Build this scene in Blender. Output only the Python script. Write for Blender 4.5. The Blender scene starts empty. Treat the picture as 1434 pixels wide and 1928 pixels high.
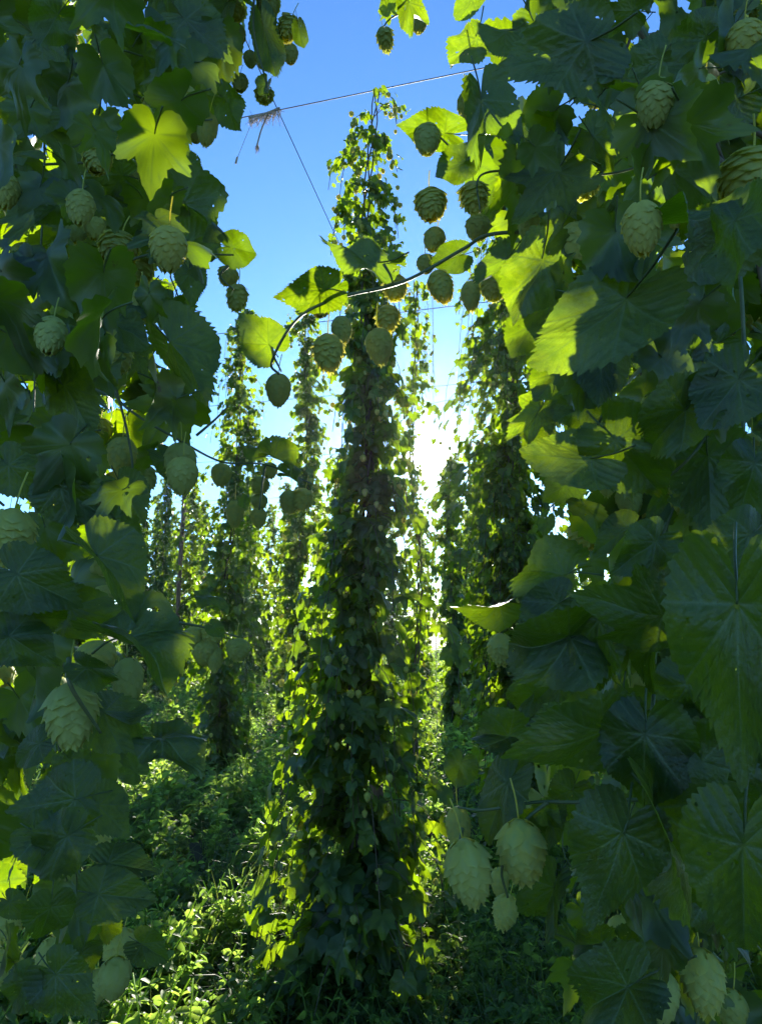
import bpy, math, random
import numpy as np
from mathutils import Vector, Matrix

# ------------------------------------------------------------------ camera
S = bpy.context.scene
COL = S.collection
F_PX, CX, CY = 1256.0, 717.0, 964.0          # focal length and centre in photo pixels
PITCH = math.radians(9.8)
EYE = np.array([0.0, 0.0, 1.6])
cam_d = bpy.data.cameras.new('camera')
cam_d.sensor_fit = 'VERTICAL'; cam_d.sensor_height = 36; cam_d.sensor_width = 36
cam_d.lens = 36 * F_PX / 1928
cam_d.clip_start = 0.05; cam_d.clip_end = 3000
cam = bpy.data.objects.new('camera', cam_d); COL.objects.link(cam)
cam.location = EYE; cam.rotation_euler = (math.pi / 2 + PITCH, 0, 0)
S.camera = cam
RIGHT = np.array([1.0, 0, 0]); FWD = np.array([0, math.cos(PITCH), math.sin(PITCH)]); UP = np.array([0, -math.sin(PITCH), math.cos(PITCH)])

def P(px, py, d):
    return EYE + d * (RIGHT * (px - CX) / F_PX + UP * (CY - py) / F_PX + FWD)

# ------------------------------------------------------------------ sky, sun
sd = (RIGHT * (808 - CX) / F_PX + UP * (CY - 862) / F_PX + FWD); sd /= np.linalg.norm(sd)
SUN_EL = math.asin(sd[2]); SUN_AZ = math.atan2(sd[0], sd[1])
w = bpy.data.worlds.new('World'); S.world = w; w.use_nodes = True
nt = w.node_tree; nt.nodes.clear()
N = nt.nodes.new; L = nt.links.new
out = N('ShaderNodeOutputWorld'); bg = N('ShaderNodeBackground'); bg.inputs[1].default_value = 0.088
sky = N('ShaderNodeTexSky'); sky.sky_type = 'NISHITA'; sky.sun_disc = False
sky.sun_elevation = SUN_EL; sky.sun_rotation = SUN_AZ
sky.altitude = 200; sky.air_density = 1.0; sky.dust_density = 0.15; sky.ozone_density = 3.0
tc = N('ShaderNodeTexCoord'); dot = N('ShaderNodeVectorMath'); dot.operation = 'DOT_PRODUCT'
dot.inputs[1].default_value = tuple(sd); L(tc.outputs['Generated'], dot.inputs[0])
def aureole(power, gain, colr):
    mx = N('ShaderNodeMath'); mx.operation = 'MAXIMUM'; mx.inputs[1].default_value = 0; L(dot.outputs['Value'], mx.inputs[0])
    pw = N('ShaderNodeMath'); pw.operation = 'POWER'; pw.inputs[1].default_value = power; L(mx.outputs[0], pw.inputs[0])
    ml = N('ShaderNodeMath'); ml.operation = 'MULTIPLY'; ml.inputs[1].default_value = gain; L(pw.outputs[0], ml.inputs[0])
    vm = N('ShaderNodeVectorMath'); vm.operation = 'SCALE'; vm.inputs[0].default_value = colr; L(ml.outputs[0], vm.inputs['Scale'])
    return vm.outputs[0]
tint = N('ShaderNodeVectorMath'); tint.operation = 'MULTIPLY'; tint.inputs[1].default_value = (0.62, 0.91, 1.25)
L(sky.outputs[0], tint.inputs[0])
acc = tint.outputs[0]
for pwr, gain, colr in ((14000, 2600, (1, .97, .92)), (1200, 10, (1, .98, .95)), (140, .7, (.7, .9, 1.0))):
    a = N('ShaderNodeVectorMath'); a.operation = 'ADD'; L(acc, a.inputs[0]); L(aureole(pwr, gain, colr), a.inputs[1]); acc = a.outputs[0]
L(acc, bg.inputs[0]); L(bg.outputs[0], out.inputs[0])

sl = bpy.data.lights.new('sun', 'SUN'); sl.energy = 5.0; sl.angle = math.radians(0.53); sl.color = (1.0, 0.93, 0.80)
so = bpy.data.objects.new('sun', sl); COL.objects.link(so)
LAMP = Vector((math.sin(SUN_AZ + math.radians(1.1)) * math.cos(SUN_EL), math.cos(SUN_AZ + math.radians(1.1)) * math.cos(SUN_EL), sd[2]))
so.rotation_euler = LAMP.to_track_quat('Z', 'Y').to_euler(); so.location = (0, 0, 20)

S.view_settings.view_transform = 'Standard'; S.view_settings.look = 'None'
S.view_settings.exposure = 1.65; S.view_settings.gamma = 1
S.render.engine = 'CYCLES'
S.cycles.max_bounces = 6; S.cycles.transmission_bounces = 4; S.cycles.diffuse_bounces = 2
S.cycles.transparent_max_bounces = 8

# ------------------------------------------------------------------ helpers
rng = np.random.default_rng(11)
def unit(v):
    v = np.asarray(v, float); n = np.linalg.norm(v, axis=-1, keepdims=True); return v / np.maximum(n, 1e-9)

def mesh_np(name, V, T, vein=None, tint=None, smooth=True):
    me = bpy.data.meshes.new(name)
    V = np.ascontiguousarray(V, np.float32); T = np.ascontiguousarray(T, np.int32)
    me.vertices.add(len(V)); me.vertices.foreach_set('co', V.ravel())
    me.loops.add(T.size); me.loops.foreach_set('vertex_index', T.ravel())
    me.polygons.add(len(T)); me.polygons.foreach_set('loop_start', np.arange(len(T), dtype=np.int32) * 3)
    me.polygons.foreach_set('loop_total', np.full(len(T), 3, np.int32))
    me.polygons.foreach_set('use_smooth', np.full(len(T), smooth, bool))
    for nm, arr in (('vein', vein), ('tint', tint)):
        a = me.attributes.new(nm, 'FLOAT', 'POINT')
        a.data.foreach_set('value', np.ascontiguousarray(arr if arr is not None else np.zeros(len(V)), np.float32))
    me.update(calc_edges=True); me.validate()
    return me

class Soup:
    """triangle soup collected from templates (V, T, vein) set down by 4x4 matrices"""
    def __init__(s): s.V = []; s.T = []; s.A = []; s.B = []; s.n = 0
    def add(s, tpl, M, tint=None):
        V, T, A = tpl; M = np.asarray(M, float).reshape(-1, 4, 4); k = len(M)
        if k == 0: return
        W = np.einsum('kij,nj->kni', M[:, :3, :3], V) + M[:, None, :3, 3]
        s.V.append(W.reshape(-1, 3)); s.A.append(np.tile(A, k))
        if tint is None: tint = rng.random(k)
        s.B.append(np.repeat(np.broadcast_to(tint, (k,)), len(V)))
        s.T.append((T[None] + (np.arange(k) * len(V))[:, None, None] + s.n).reshape(-1, 3)); s.n += k * len(V)
    def tube(s, pts, r, sides=6, tint=.5):
        pts = np.asarray(pts, float); n = len(pts)
        r = np.broadcast_to(np.asarray(r, float), (n,))
        tg = unit(np.gradient(pts, axis=0)); ref = np.array([0, 0, 1.0]) if abs(tg[0][2]) < .9 else np.array([1.0, 0, 0])
        a = unit(np.cross(tg, ref)); b = np.cross(tg, a)
        an = np.arange(sides) / sides * 2 * math.pi
        V = (pts[:, None] + r[:, None, None] * (a[:, None] * np.cos(an)[None, :, None] + b[:, None] * np.sin(an)[None, :, None])).reshape(-1, 3)
        i = np.arange(n - 1)[:, None] * sides; j = np.arange(sides)[None]; j2 = (j + 1) % sides
        q = np.stack([i + j, i + j2, i + sides + j2, i + sides + j], -1).reshape(-1, 4)
        T = np.concatenate([q[:, [0, 1, 2]], q[:, [0, 2, 3]]])
        caps = [[0, k + 1, k] for k in range(1, sides - 1)] + [[(n - 1) * sides, (n - 1) * sides + k, (n - 1) * sides + k + 1] for k in range(1, sides - 1)]
        T = np.concatenate([T, np.array(caps)])
        s.V.append(V); s.T.append(T + s.n); s.A.append(np.zeros(len(V))); s.B.append(np.full(len(V), tint)); s.n += len(V)
    def mesh(s, name, smooth=True):
        return mesh_np(name, np.concatenate(s.V), np.concatenate(s.T), np.concatenate(s.A), np.concatenate(s.B), smooth)
    def build(s, name, mat, parent=None, smooth=True, matrix=None):
        return link(name, s.mesh(name, smooth), mat, parent, matrix)

def link(name, me, mat, parent=None, matrix=None):
    o = bpy.data.objects.new(name, me); COL.objects.link(o)
    if mat and not me.materials: me.materials.append(mat)
    if parent: o.parent = parent
    if matrix is not None: o.matrix_local = Matrix([list(map(float, r)) for r in matrix])
    return o

def tag(o, label=None, cat=None, group=None, kind=None):
    if label: o['label'] = label
    if cat: o['category'] = cat
    if group: o['group'] = group
    if kind: o['kind'] = kind
    return o

def thing(name, label, cat, loc=(0, 0, 0), group=None):
    o = bpy.data.objects.new(name, None); COL.objects.link(o); o.location = [float(c) for c in loc]
    o.empty_display_size = .1
    return tag(o, label, cat, group)

def curve(pts, n=24):
    """smooth path through control points (Catmull-Rom)"""
    p = np.asarray(pts, float)
    if len(p) == 2: return p[0] + (p[1] - p[0]) * np.linspace(0, 1, n)[:, None]
    p = np.concatenate([[2 * p[0] - p[1]], p, [2 * p[-1] - p[-2]]]); out = []
    seg = len(p) - 3; m = max(3, n // seg)
    for i in range(seg):
        t = np.linspace(0, 1, m, endpoint=False)[:, None]; a, b, c, d = p[i:i + 4]
        out.append(.5 * (2 * b + (c - a) * t + (2 * a - 5 * b + 4 * c - d) * t ** 2 + (3 * b - a - 3 * c + d) * t ** 3))
    return np.concatenate(out + [p[-2][None]])

# ------------------------------------------------------------------ materials
def new_mat(name):
    m = bpy.data.materials.new(name); m.use_nodes = True; m.node_tree.nodes.clear(); return m
def node(m, t, **k):
    n = m.node_tree.nodes.new(t)
    for a, b in k.items(): setattr(n, a, b)
    return n

def leaf_material(name, top, under, trans, veincol, tr_amount=.45, rough=.48, bump=.0, per_object=True, var=.35, scale=30, spec=.4, holes=0):
    m = new_mat(name); ln = m.node_tree.links.new
    o = node(m, 'ShaderNodeOutputMaterial'); p = node(m, 'ShaderNodeBsdfPrincipled'); t = node(m, 'ShaderNodeBsdfTranslucent'); mx = node(m, 'ShaderNodeMixShader')
    at = node(m, 'ShaderNodeAttribute', attribute_name='tint'); av = node(m, 'ShaderNodeAttribute', attribute_name='vein')
    oi = node(m, 'ShaderNodeObjectInfo'); co = node(m, 'ShaderNodeTexCoord'); ns = node(m, 'ShaderNodeTexNoise')
    ns.inputs['Scale'].default_value = scale; ns.inputs['Detail'].default_value = 4; ln(co.outputs['Object'], ns.inputs['Vector'])
    ad = node(m, 'ShaderNodeMath', operation='ADD'); ln(at.outputs['Fac'], ad.inputs[0]); ln(oi.outputs['Random'] if per_object else at.outputs['Fac'], ad.inputs[1])
    fr = node(m, 'ShaderNodeMath', operation='FRACT'); ln(ad.outputs[0], fr.inputs[0])
    geo = node(m, 'ShaderNodeNewGeometry')
    def mixc(a, b, f):
        n = node(m, 'ShaderNodeMix', data_type='RGBA'); n.clamp_factor = True
        for sock, v in ((n.inputs[6], a), (n.inputs[7], b)):
            if isinstance(v, tuple): sock.default_value = (*v, 1)
            else: ln(v, sock)
        if isinstance(f, (int, float)): n.inputs[0].default_value = f
        else: ln(f, n.inputs[0])
        return n.outputs[2]
    def shade(c, k): return tuple(min(1, x * k) for x in c)
    # leaf to leaf and blotchy variation of the blade's own colour
    a = mixc(shade(top, 1 - var), (top[0] * (1 + var * 1.6), top[1] * (1 + var), top[2] * .9), fr.outputs[0])
    n1 = node(m, 'ShaderNodeMapRange'); n1.inputs[1].default_value = .42; n1.inputs[2].default_value = .70; ln(ns.outputs[0], n1.inputs[0])
    a = mixc(a, shade(top, 1.5), n1.outputs[0])
    a = mixc(a, under, geo.outputs['Backfacing'])
    n5 = node(m, 'ShaderNodeTexNoise'); n5.inputs['Scale'].default_value = 38 if per_object and holes else scale * 1.7; n5.inputs['Detail'].default_value = 5; n5.inputs['Roughness'].default_value = .7; ln(co.outputs['Object'], n5.inputs['Vector'])
    r5 = node(m, 'ShaderNodeMapRange'); r5.inputs[1].default_value = .66; r5.inputs[2].default_value = .72; r5.inputs[4].default_value = .8 if holes else 0; ln(n5.outputs[0], r5.inputs[0])
    r6 = node(m, 'ShaderNodeMapRange'); r6.inputs[1].default_value = .52; r6.inputs[2].default_value = .70; r6.inputs[4].default_value = .35 if holes else 0; ln(n5.outputs[0], r6.inputs[0])
    a = mixc(a, (.085, .085, .02), r6.outputs[0]); a = mixc(a, (.10, .065, .03), r5.outputs[0])
    a = mixc(a, veincol, av.outputs['Fac'])
    tcx = mixc(shade(trans, 1 - var * .7), (trans[0] * 1.35, trans[1] * 1.08, trans[2]), fr.outputs[0])
    tcx = mixc(tcx, shade(trans, .62), n1.outputs[0]); tcx = mixc(tcx, (.10, .06, .01), r5.outputs[0])
    vh = node(m, 'ShaderNodeMath', operation='MULTIPLY'); vh.inputs[1].default_value = .9 if holes else .3; ln(av.outputs['Fac'], vh.inputs[0])
    tcx = mixc(tcx, shade(trans, .40), vh.outputs[0])
    if holes and holes < 20:
        vo = node(m, 'ShaderNodeTexVoronoi', feature='DISTANCE_TO_EDGE'); vo.inputs['Scale'].default_value = 34; ln(co.outputs['Object'], vo.inputs['Vector'])
        vr = node(m, 'ShaderNodeMapRange'); vr.inputs[1].default_value = 0; vr.inputs[2].default_value = .10; vr.inputs[3].default_value = .45; vr.inputs[4].default_value = 0; ln(vo.outputs['Distance'], vr.inputs[0])
        tcx = mixc(tcx, shade(trans, .55), vr.outputs[0]); a = mixc(a, shade(top, 1.5), vr.outputs[0])
    ln(a, p.inputs['Base Color']); p.inputs['Roughness'].default_value = rough; p.inputs['Specular IOR Level'].default_value = spec
    ln(tcx, t.inputs['Color']); mx.inputs[0].default_value = tr_amount
    ln(p.outputs[0], mx.inputs[1]); ln(t.outputs[0], mx.inputs[2]); ln(mx.outputs[0], o.inputs[0])
    if bump:
        b = node(m, 'ShaderNodeBump'); b.inputs['Strength'].default_value = bump; b.inputs['Distance'].default_value = .002
        n2 = node(m, 'ShaderNodeTexNoise'); n2.inputs['Scale'].default_value = scale * 6; n2.inputs['Detail'].default_value = 3; ln(co.outputs['Object'], n2.inputs['Vector'])
        ln(n2.outputs[0], b.inputs['Height']); ln(b.outputs[0], p.inputs['Normal'])
    if holes:
        n3 = node(m, 'ShaderNodeTexNoise'); n3.inputs['Scale'].default_value = holes; n3.inputs['Detail'].default_value = 1.5; ln(co.outputs['Object'], n3.inputs['Vector'])
        n3.noise_dimensions = '4D'; ln(fr.outputs[0], n3.inputs['W'])
        g = node(m, 'ShaderNodeMath', operation='GREATER_THAN'); g.inputs[1].default_value = .715; ln(n3.outputs[0], g.inputs[0])
        g2 = node(m, 'ShaderNodeMath', operation='MULTIPLY'); ln(g.outputs[0], g2.inputs[0]); inv = node(m, 'ShaderNodeMath', operation='LESS_THAN'); inv.inputs[1].default_value = .1; ln(av.outputs['Fac'], inv.inputs[0]); ln(inv.outputs[0], g2.inputs[1])
        tp = node(m, 'ShaderNodeBsdfTransparent'); mm = node(m, 'ShaderNodeMixShader'); ln(g2.outputs[0], mm.inputs[0]); ln(mx.outputs[0], mm.inputs[1]); ln(tp.outputs[0], mm.inputs[2]); ln(mm.outputs[0], o.inputs[0])
    return m

M_LEAF = leaf_material('hop_leaf', (.022, .042, .015), (.040, .064, .030), (.36, .64, .003), (.12, .17, .07), .35, .36, .5, True, .35, 5, holes=9)
M_FILL = leaf_material('hop_foliage', (.022, .042, .015), (.040, .064, .030), (.36, .64, .003), (.12, .17, .07), .35, .36, 0, False, .4, 25, holes=60)
M_MID = leaf_material('hop_foliage_row', (.030, .062, .020), (.052, .085, .034), (.32, .56, .008), (.10, .17, .06), .45, .40, 0, False, .45, 6)
M_CONE = leaf_material('hop_cone', (.42, .48, .13), (.42, .48, .13), (.80, .84, .14), (.48, .54, .18), .52, .55, 0, True, .15, 6, .25)
M_CONES = leaf_material('hop_cones_small', (.42, .48, .13), (.42, .48, .13), (.80, .84, .14), (.48, .54, .18), .52, .55, 0, False, .15, 6, .25)
M_WEED = leaf_material('weeds', (.085, .15, .045), (.10, .17, .06), (.48, .82, .10), (.08, .14, .05), .52, .55, 0, False, .5, 2)
M_GRASS = leaf_material('grass_blades', (.06, .12, .035), (.08, .12, .045), (.42, .65, .08), (.1, .15, .06), .42, .5, 0, False, .5, 2)

def simple_mat(name, c1, c2, scale=20, rough=.8, metallic=0, bump=.3, stretch=(1, 1, 1)):
    m = new_mat(name); ln = m.node_tree.links.new
    o = node(m, 'ShaderNodeOutputMaterial'); p = node(m, 'ShaderNodeBsdfPrincipled'); ln(p.outputs[0], o.inputs[0])
    co = node(m, 'ShaderNodeTexCoord'); mp = node(m, 'ShaderNodeMapping'); mp.inputs['Scale'].default_value = stretch
    ns = node(m, 'ShaderNodeTexNoise'); ns.inputs['Scale'].default_value = scale; ns.inputs['Detail'].default_value = 6
    ln(co.outputs['Object'], mp.inputs[0]); ln(mp.outputs[0], ns.inputs['Vector'])
    r = node(m, 'ShaderNodeValToRGB'); r.color_ramp.elements[0].position = .35; r.color_ramp.elements[1].position = .65
    r.color_ramp.elements[0].color = (*c1, 1); r.color_ramp.elements[1].color = (*c2, 1)
    ln(ns.outputs[0], r.inputs[0]); ln(r.outputs[0], p.inputs['Base Color'])
    b = node(m, 'ShaderNodeBump'); b.inputs['Strength'].default_value = bump; b.inputs['Distance'].default_value = .01; ln(ns.outputs[0], b.inputs['Height']); ln(b.outputs[0], p.inputs['Normal'])
    p.inputs['Roughness'].default_value = rough; p.inputs['Metallic'].default_value = metallic
    return m
M_STEM = simple_mat('green_stem', (.06, .10, .03), (.12, .14, .05), 60, .55)
M_BINE = simple_mat('brown_bine', (.07, .05, .03), (.13, .11, .05), 40, .8)
M_WOOD = simple_mat('post_wood', (.11, .060, .035), (.21, .13, .085), 9, .85, 0, .5, (6, 6, .6))
M_WIRE = simple_mat('wire', (.10, .10, .11), (.20, .19, .19), 40, .5, .6, .1)
M_TWINE = simple_mat('twine', (.30, .24, .15), (.48, .40, .27), 80, .9)
M_SOIL = simple_mat('soil', (.035, .040, .016), (.075, .065, .032), 3, .95, 0, .6)

# ------------------------------------------------------------------ leaf templates
HEART = ([0, 5, 12, 22, 35, 50, 70, 95, 120, 142, 160, 172, 180], [1, .90, .80, .71, .66, .63, .58, .54, .52, .50, .42, .24, .05])
LOBED = ([0, 5, 12, 20, 28, 35, 42, 50, 58, 70, 90, 115, 138, 158, 172, 180], [1, .90, .78, .66, .55, .52, .64, .80, .66, .57, .53, .54, .50, .40, .22, .05])
FIVE = ([0, 5, 12, 19, 25, 32, 42, 50, 57, 67, 76, 88, 100, 115, 138, 158, 172, 180], [1, .90, .74, .58, .46, .46, .68, .86, .68, .48, .46, .58, .64, .52, .46, .38, .2, .05])

def leaf_template(shape, n_ang, n_ring, teeth=40, tooth=.055, fold=.18, droop=.5, curl=.15, wav=.03, quilt=.02, petiole=.45, seed=0, asym=.0):
    r_ = np.random.default_rng(seed)
    aa, rr = map(np.array, shape)
    th = np.linspace(-math.pi, math.pi, 2000)
    r0 = np.interp(np.degrees(np.abs(th)), aa, rr)
    r0 = r0 * (1 + asym * np.sin(th) + .03 * np.sin(3 * th + r_.random() * 6))
    x, y = r0 * np.sin(th), r0 * np.cos(th)
    s = np.concatenate([[0], np.cumsum(np.hypot(np.diff(x), np.diff(y)))]); s /= s[-1]
    t = np.linspace(0, 1, n_ang + 1)
    X, Y = np.interp(t, s, x), np.interp(t, s, y); R = np.hypot(X, Y)
    # serration, teeth point towards the tip
    tt_ = np.where(t < .5, t, 1 - t); u = (tt_ + .006 * np.sin(tt_ * 41 + seed) + .004 * np.sin(tt_ * 97 + 2 * seed)) * teeth
    saw = (u % 1.0); saw = np.where(saw < .75, saw / .75, (1 - saw) / .25)
    amp = tooth * (1 + .6 * np.sin(t * 31 + seed) + .3 * np.sin(t * 83 + seed)) * np.clip(R / .3, 0, 1)
    k = 1 + amp * (saw - .5) * 1.6; X, Y = X * k, Y * k
    rings = np.linspace(0, 1, n_ring + 1)[1:] ** .85
    VX = np.concatenate([[0], (rings[:, None] * X[None]).ravel()]); VY = np.concatenate([[0], (rings[:, None] * Y[None]).ravel()])
    m = n_ang + 1; T = []
    for j in range(n_ang): T.append((0, 1 + j + 1, 1 + j))
    for i in range(n_ring - 1):
        a = 1 + i * m; b = a + m
        for j in range(n_ang):
            T += [(a + j, a + j + 1, b + j + 1), (a + j, b + j + 1, b + j)]
    # veins: main ones run into the lobes, side ones leave them at about 45 degrees
    dirs = [0, 50, -50, 100, -100] if shape is not HEART else [0, 42, -42, 90, -90]
    best = np.full(len(VX), 9.0); S_ = np.zeros(len(VX)); Tn = np.zeros(len(VX)); which = np.zeros(len(VX), int)
    ang = np.degrees(np.arctan2(VX, VY)); rad = np.hypot(VX, VY)
    for q, d in enumerate(dirs):
        dd = np.abs((ang - d + 180) % 360 - 180); b = dd < best * 20
        da = np.radians(d); al = VX * math.sin(da) + VY * math.cos(da); pe = VX * math.cos(da) - VY * math.sin(da)
        b = dd < best
        if q == 0: b = np.ones(len(VX), bool)
        best = np.where(b, dd, best); S_ = np.where(b, al, S_); Tn = np.where(b, pe, Tn)
    w_main = .014 * (1.15 - np.clip(S_, 0, 1))
    main = np.clip(1.3 - np.abs(Tn) / np.maximum(w_main, .004), 0, 1)
    ph = (S_ - np.abs(Tn) * .95) / .13
    fr = np.abs(ph - np.round(ph)) * .13
    sec = np.clip(1.2 - fr / .007, 0, 1) * .8 * (S_ > .02)
    vein = np.maximum(main, sec) * (rad > .01)
    bulge = np.sqrt(np.clip(fr / .065, 0, 1)) * np.clip(np.abs(Tn) / .05, 0, 1)
    Z = fold * np.abs(VX) + quilt * bulge - curl * VX ** 2 * 1.5
    Z += wav * np.sin(np.arctan2(VX, VY) * 5 + r_.random() * 6) * (rad / .6) ** 2 + wav * .7 * np.sin(VY * 8 + VX * 6 + r_.random() * 6)
    # bend along the midrib: tip falls away
    ka = droop
    if abs(ka) > 1e-3:
        rad_b = 1 / ka; a_ = VY * ka
        Yn = np.sin(a_) * (rad_b + Z); Zn = np.cos(a_) * (rad_b + Z) - rad_b
        VY, Z = Yn, Zn
    V = np.stack([VX, VY, Z], 1); T = np.array(T)
    if petiole:
        sp = Soup(); sp.V = [V]; sp.T = [T]; sp.A = [vein]; sp.B = [np.zeros(len(V))]; sp.n = len(V)
        pt = curve([(0, .0, -.004), (0, -.10, -.03), (.02, -.26, -.12), (.03, -petiole, -.28)], 9)
        sp.tube(pt, np.linspace(.012, .016, len(pt)), 5 if n_ang > 60 else 3)
        V = np.concatenate(sp.V); T = np.concatenate(sp.T); vein = np.concatenate(sp.A); vein[len(VX):] = .9
    return V, T, vein

HI = [leaf_template(HEART, 240, 18, 58, .042, .16, .55, .2, .030, .013, seed=1),
      leaf_template(HEART, 240, 18, 52, .048, .05, .25, .10, .045, .012, seed=2, asym=.06),
      leaf_template(HEART, 240, 18, 60, .042, .55, .70, .0, .030, .014, seed=3),
      leaf_template(LOBED, 250, 18, 62, .044, .12, .45, .25, .040, .013, seed=4),
      leaf_template(LOBED, 250, 18, 58, .045, .30, .9, .3, .055, .013, seed=5, asym=-.05),
      leaf_template(FIVE, 250, 18, 64, .042, .15, .5, .2, .045, .012, seed=6)]
HI += [leaf_template(HEART, 240, 18, 50, .050, .75, 1.15, .1, .07, .014, seed=21), leaf_template(LOBED, 250, 18, 56, .048, .20, 1.35, .5, .08, .013, seed=22),
       leaf_template(HEART, 240, 18, 62, .040, .28, .35, .35, .08, .012, seed=23, asym=-.08), leaf_template(FIVE, 250, 18, 60, .045, .35, .9, .1, .07, .013, seed=24, asym=.05)]
ALT = {0: (0, 8, 6), 1: (1, 8, 0), 2: (2, 6), 3: (3, 7, 5), 4: (4, 7), 5: (5, 9)}
MIDT = [leaf_template(HEART, 66, 5, 26, .09, .16, .55, .2, .035, 0, seed=7),
        leaf_template(HEART, 66, 5, 26, .09, .45, .8, .1, .05, 0, seed=8),
        leaf_template(LOBED, 78, 5, 30, .09, .15, .5, .3, .04, 0, seed=9),
        leaf_template(FIVE, 84, 5, 30, .09, .2, .7, .2, .05, 0, seed=10)]
LOW = [leaf_template(HEART, 20, 2, 10, .12, .25, .9, .2, .04, 0, petiole=0, seed=12),
       leaf_template(LOBED, 24, 2, 12, .12, .2, .7, .3, .05, 0, petiole=0, seed=13),
       leaf_template(FIVE, 28, 2, 12, .12, .3, 1.0, .2, .05, 0, petiole=0, seed=14)]
FAR = [leaf_template(HEART, 8, 1, 1, 0, .3, .8, .2, .04, 0, petiole=0, seed=15),
       leaf_template(LOBED, 12, 1, 1, 0, .2, .8, .3, .05, 0, petiole=0, seed=16)]

# ------------------------------------------------------------------ hop cone templates (hang along -Z, length 1)
def cone_template(tiers, per, nu, nv, seed, fat=.36, loose=1.0, stalk=.6, sides=6):
    r_ = np.random.default_rng(seed)
    def R(t):
        t = np.clip(t, 0, 1.0)
        return fat * np.clip(np.sin(math.pi * (.035 + .955 * t ** .80)), 0, 1) ** .62 * (1.02 - .10 * t)
    V = []; T = []; A = []; n = 0; cnt = tiers * per
    hw_v = np.interp(np.linspace(0, 1, nv), [0, .25, .5, .75, .9, 1], [.6, .95, 1, .72, .36, .03])
    for i in range(cnt):
        if True:
            t0 = .0 + .80 * i / (cnt - 1) + r_.normal(0, .008)
            phi = i * 2.39996 + r_.normal(0, .08)
            ln_ = .30 * (1 - .25 * abs(t0 - .4)) + r_.normal(0, .012); wd = .56 * (1 + .35 * max(0, t0 - .5))
            lift = loose * (.028 + r_.random() * .022); own = .35 * r_.random()
            u = np.linspace(-1, 1, nu); v = np.linspace(0, 1, nv); U, W = np.meshgrid(u, v)
            tt = t0 + W * ln_; pr = phi + U * hw_v[:, None] * wd
            rad = R(tt) + .010 + lift * W ** 1.2 * 1.5 + .020 * (1 - U ** 2) * (1 - W) + .030 * loose * W ** 4 - .018 * np.abs(U) ** 3 * W
            rad = np.maximum(rad, .012 + .02 * W)
            X = rad * np.cos(pr); Y = rad * np.sin(pr); Z = -tt * .94 - .03
            V.append(np.stack([X.ravel(), Y.ravel(), Z.ravel()], 1)); A.append(np.clip((W ** 3 * .5 + (np.abs(U) < .1) * .25 + own).ravel(), 0, 1))
            for a in range(nv - 1):
                for b in range(nu - 1):
                    q = n + a * nu + b; T += [(q, q + nu, q + 1), (q + 1, q + nu, q + nu + 1)]
            n += nu * nv
    sp = Soup(); sp.V = [np.concatenate(V)]; sp.T = [np.array(T)]; sp.A = [np.concatenate(A)]; sp.B = [np.zeros(n)]; sp.n = n
    zz = np.linspace(0, 1, 8); sp.tube(np.stack([0 * zz, 0 * zz, -.03 - .9 * zz], 1), np.maximum(R(zz) * .95, .008), 10 if nv > 3 else 6)
    if stalk: sp.tube(curve([(0, 0, 0.0), (.02, 0, stalk * .5), (.07, .03, stalk)], 5), .015, 5 if nv > 3 else 3)
    return np.concatenate(sp.V), np.concatenate(sp.T), np.concatenate(sp.A)
CONE_HI = [cone_template(14, 5, 5, 7, 1, .34, .75), cone_template(14, 5, 5, 7, 2, .29, .65), cone_template(15, 5, 5, 7, 3, .33, 1.3), cone_template(11, 5, 5, 7, 4, .31, 1.8)]
CONE_LO = [cone_template(6, 4, 3, 3, 5, .36, 1.4, .3), cone_template(7, 4, 3, 3, 6, .31, 1.2, .3)]

def mats_tpl(tpls, nm, smooth=True):
    out = []
    for V, T, A in tpls: out.append(mesh_np(nm, V, T, A, None, smooth))
    return out
ME_LEAF = mats_tpl(HI, 'leaf'); ME_CONE = mats_tpl(CONE_HI, 'hop_cone'); ME_CONEL = mats_tpl(CONE_LO, 'hop_cone')

# ------------------------------------------------------------------ frames
def frame(base, yax, zax, size, xs=1.0):
    y = unit(yax); z = unit(zax - np.sum(zax * y, -1, keepdims=True) * y); x = np.cross(y, z)
    M = np.zeros(y.shape[:-1] + (4, 4)); s = np.asarray(size)[..., None]
    M[..., :3, 0] = x * s * xs; M[..., :3, 1] = y * s; M[..., :3, 2] = z * s; M[..., :3, 3] = base; M[..., 3, 3] = 1
    return M

def leaf_at(b, t, depth=None, tilt=0.0, roll=0.0, face=1, wide=1.0):
    """leaf from the point where the veins meet (b) to its tip (t), both photo pixels"""
    ln_ = math.hypot(t[0] - b[0], t[1] - b[1])
    if depth is None: depth = min(1.15, max(.40, .115 * F_PX / max(ln_, 40)))
    p0 = P(b[0], b[1], depth); p1 = P(t[0], t[1], depth + tilt)
    y = unit(p1 - p0); z = unit(EYE - p0); z = unit(z - np.dot(z, y) * y)
    x = np.cross(y, z); a = math.radians(roll); z = z * math.cos(a) + x * math.sin(a)
    if face < 0: z = -z
    return frame(p0 + .10 * (p1 - p0), y, z, np.array(np.linalg.norm(p1 - p0) * .88), wide * .88)

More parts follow.
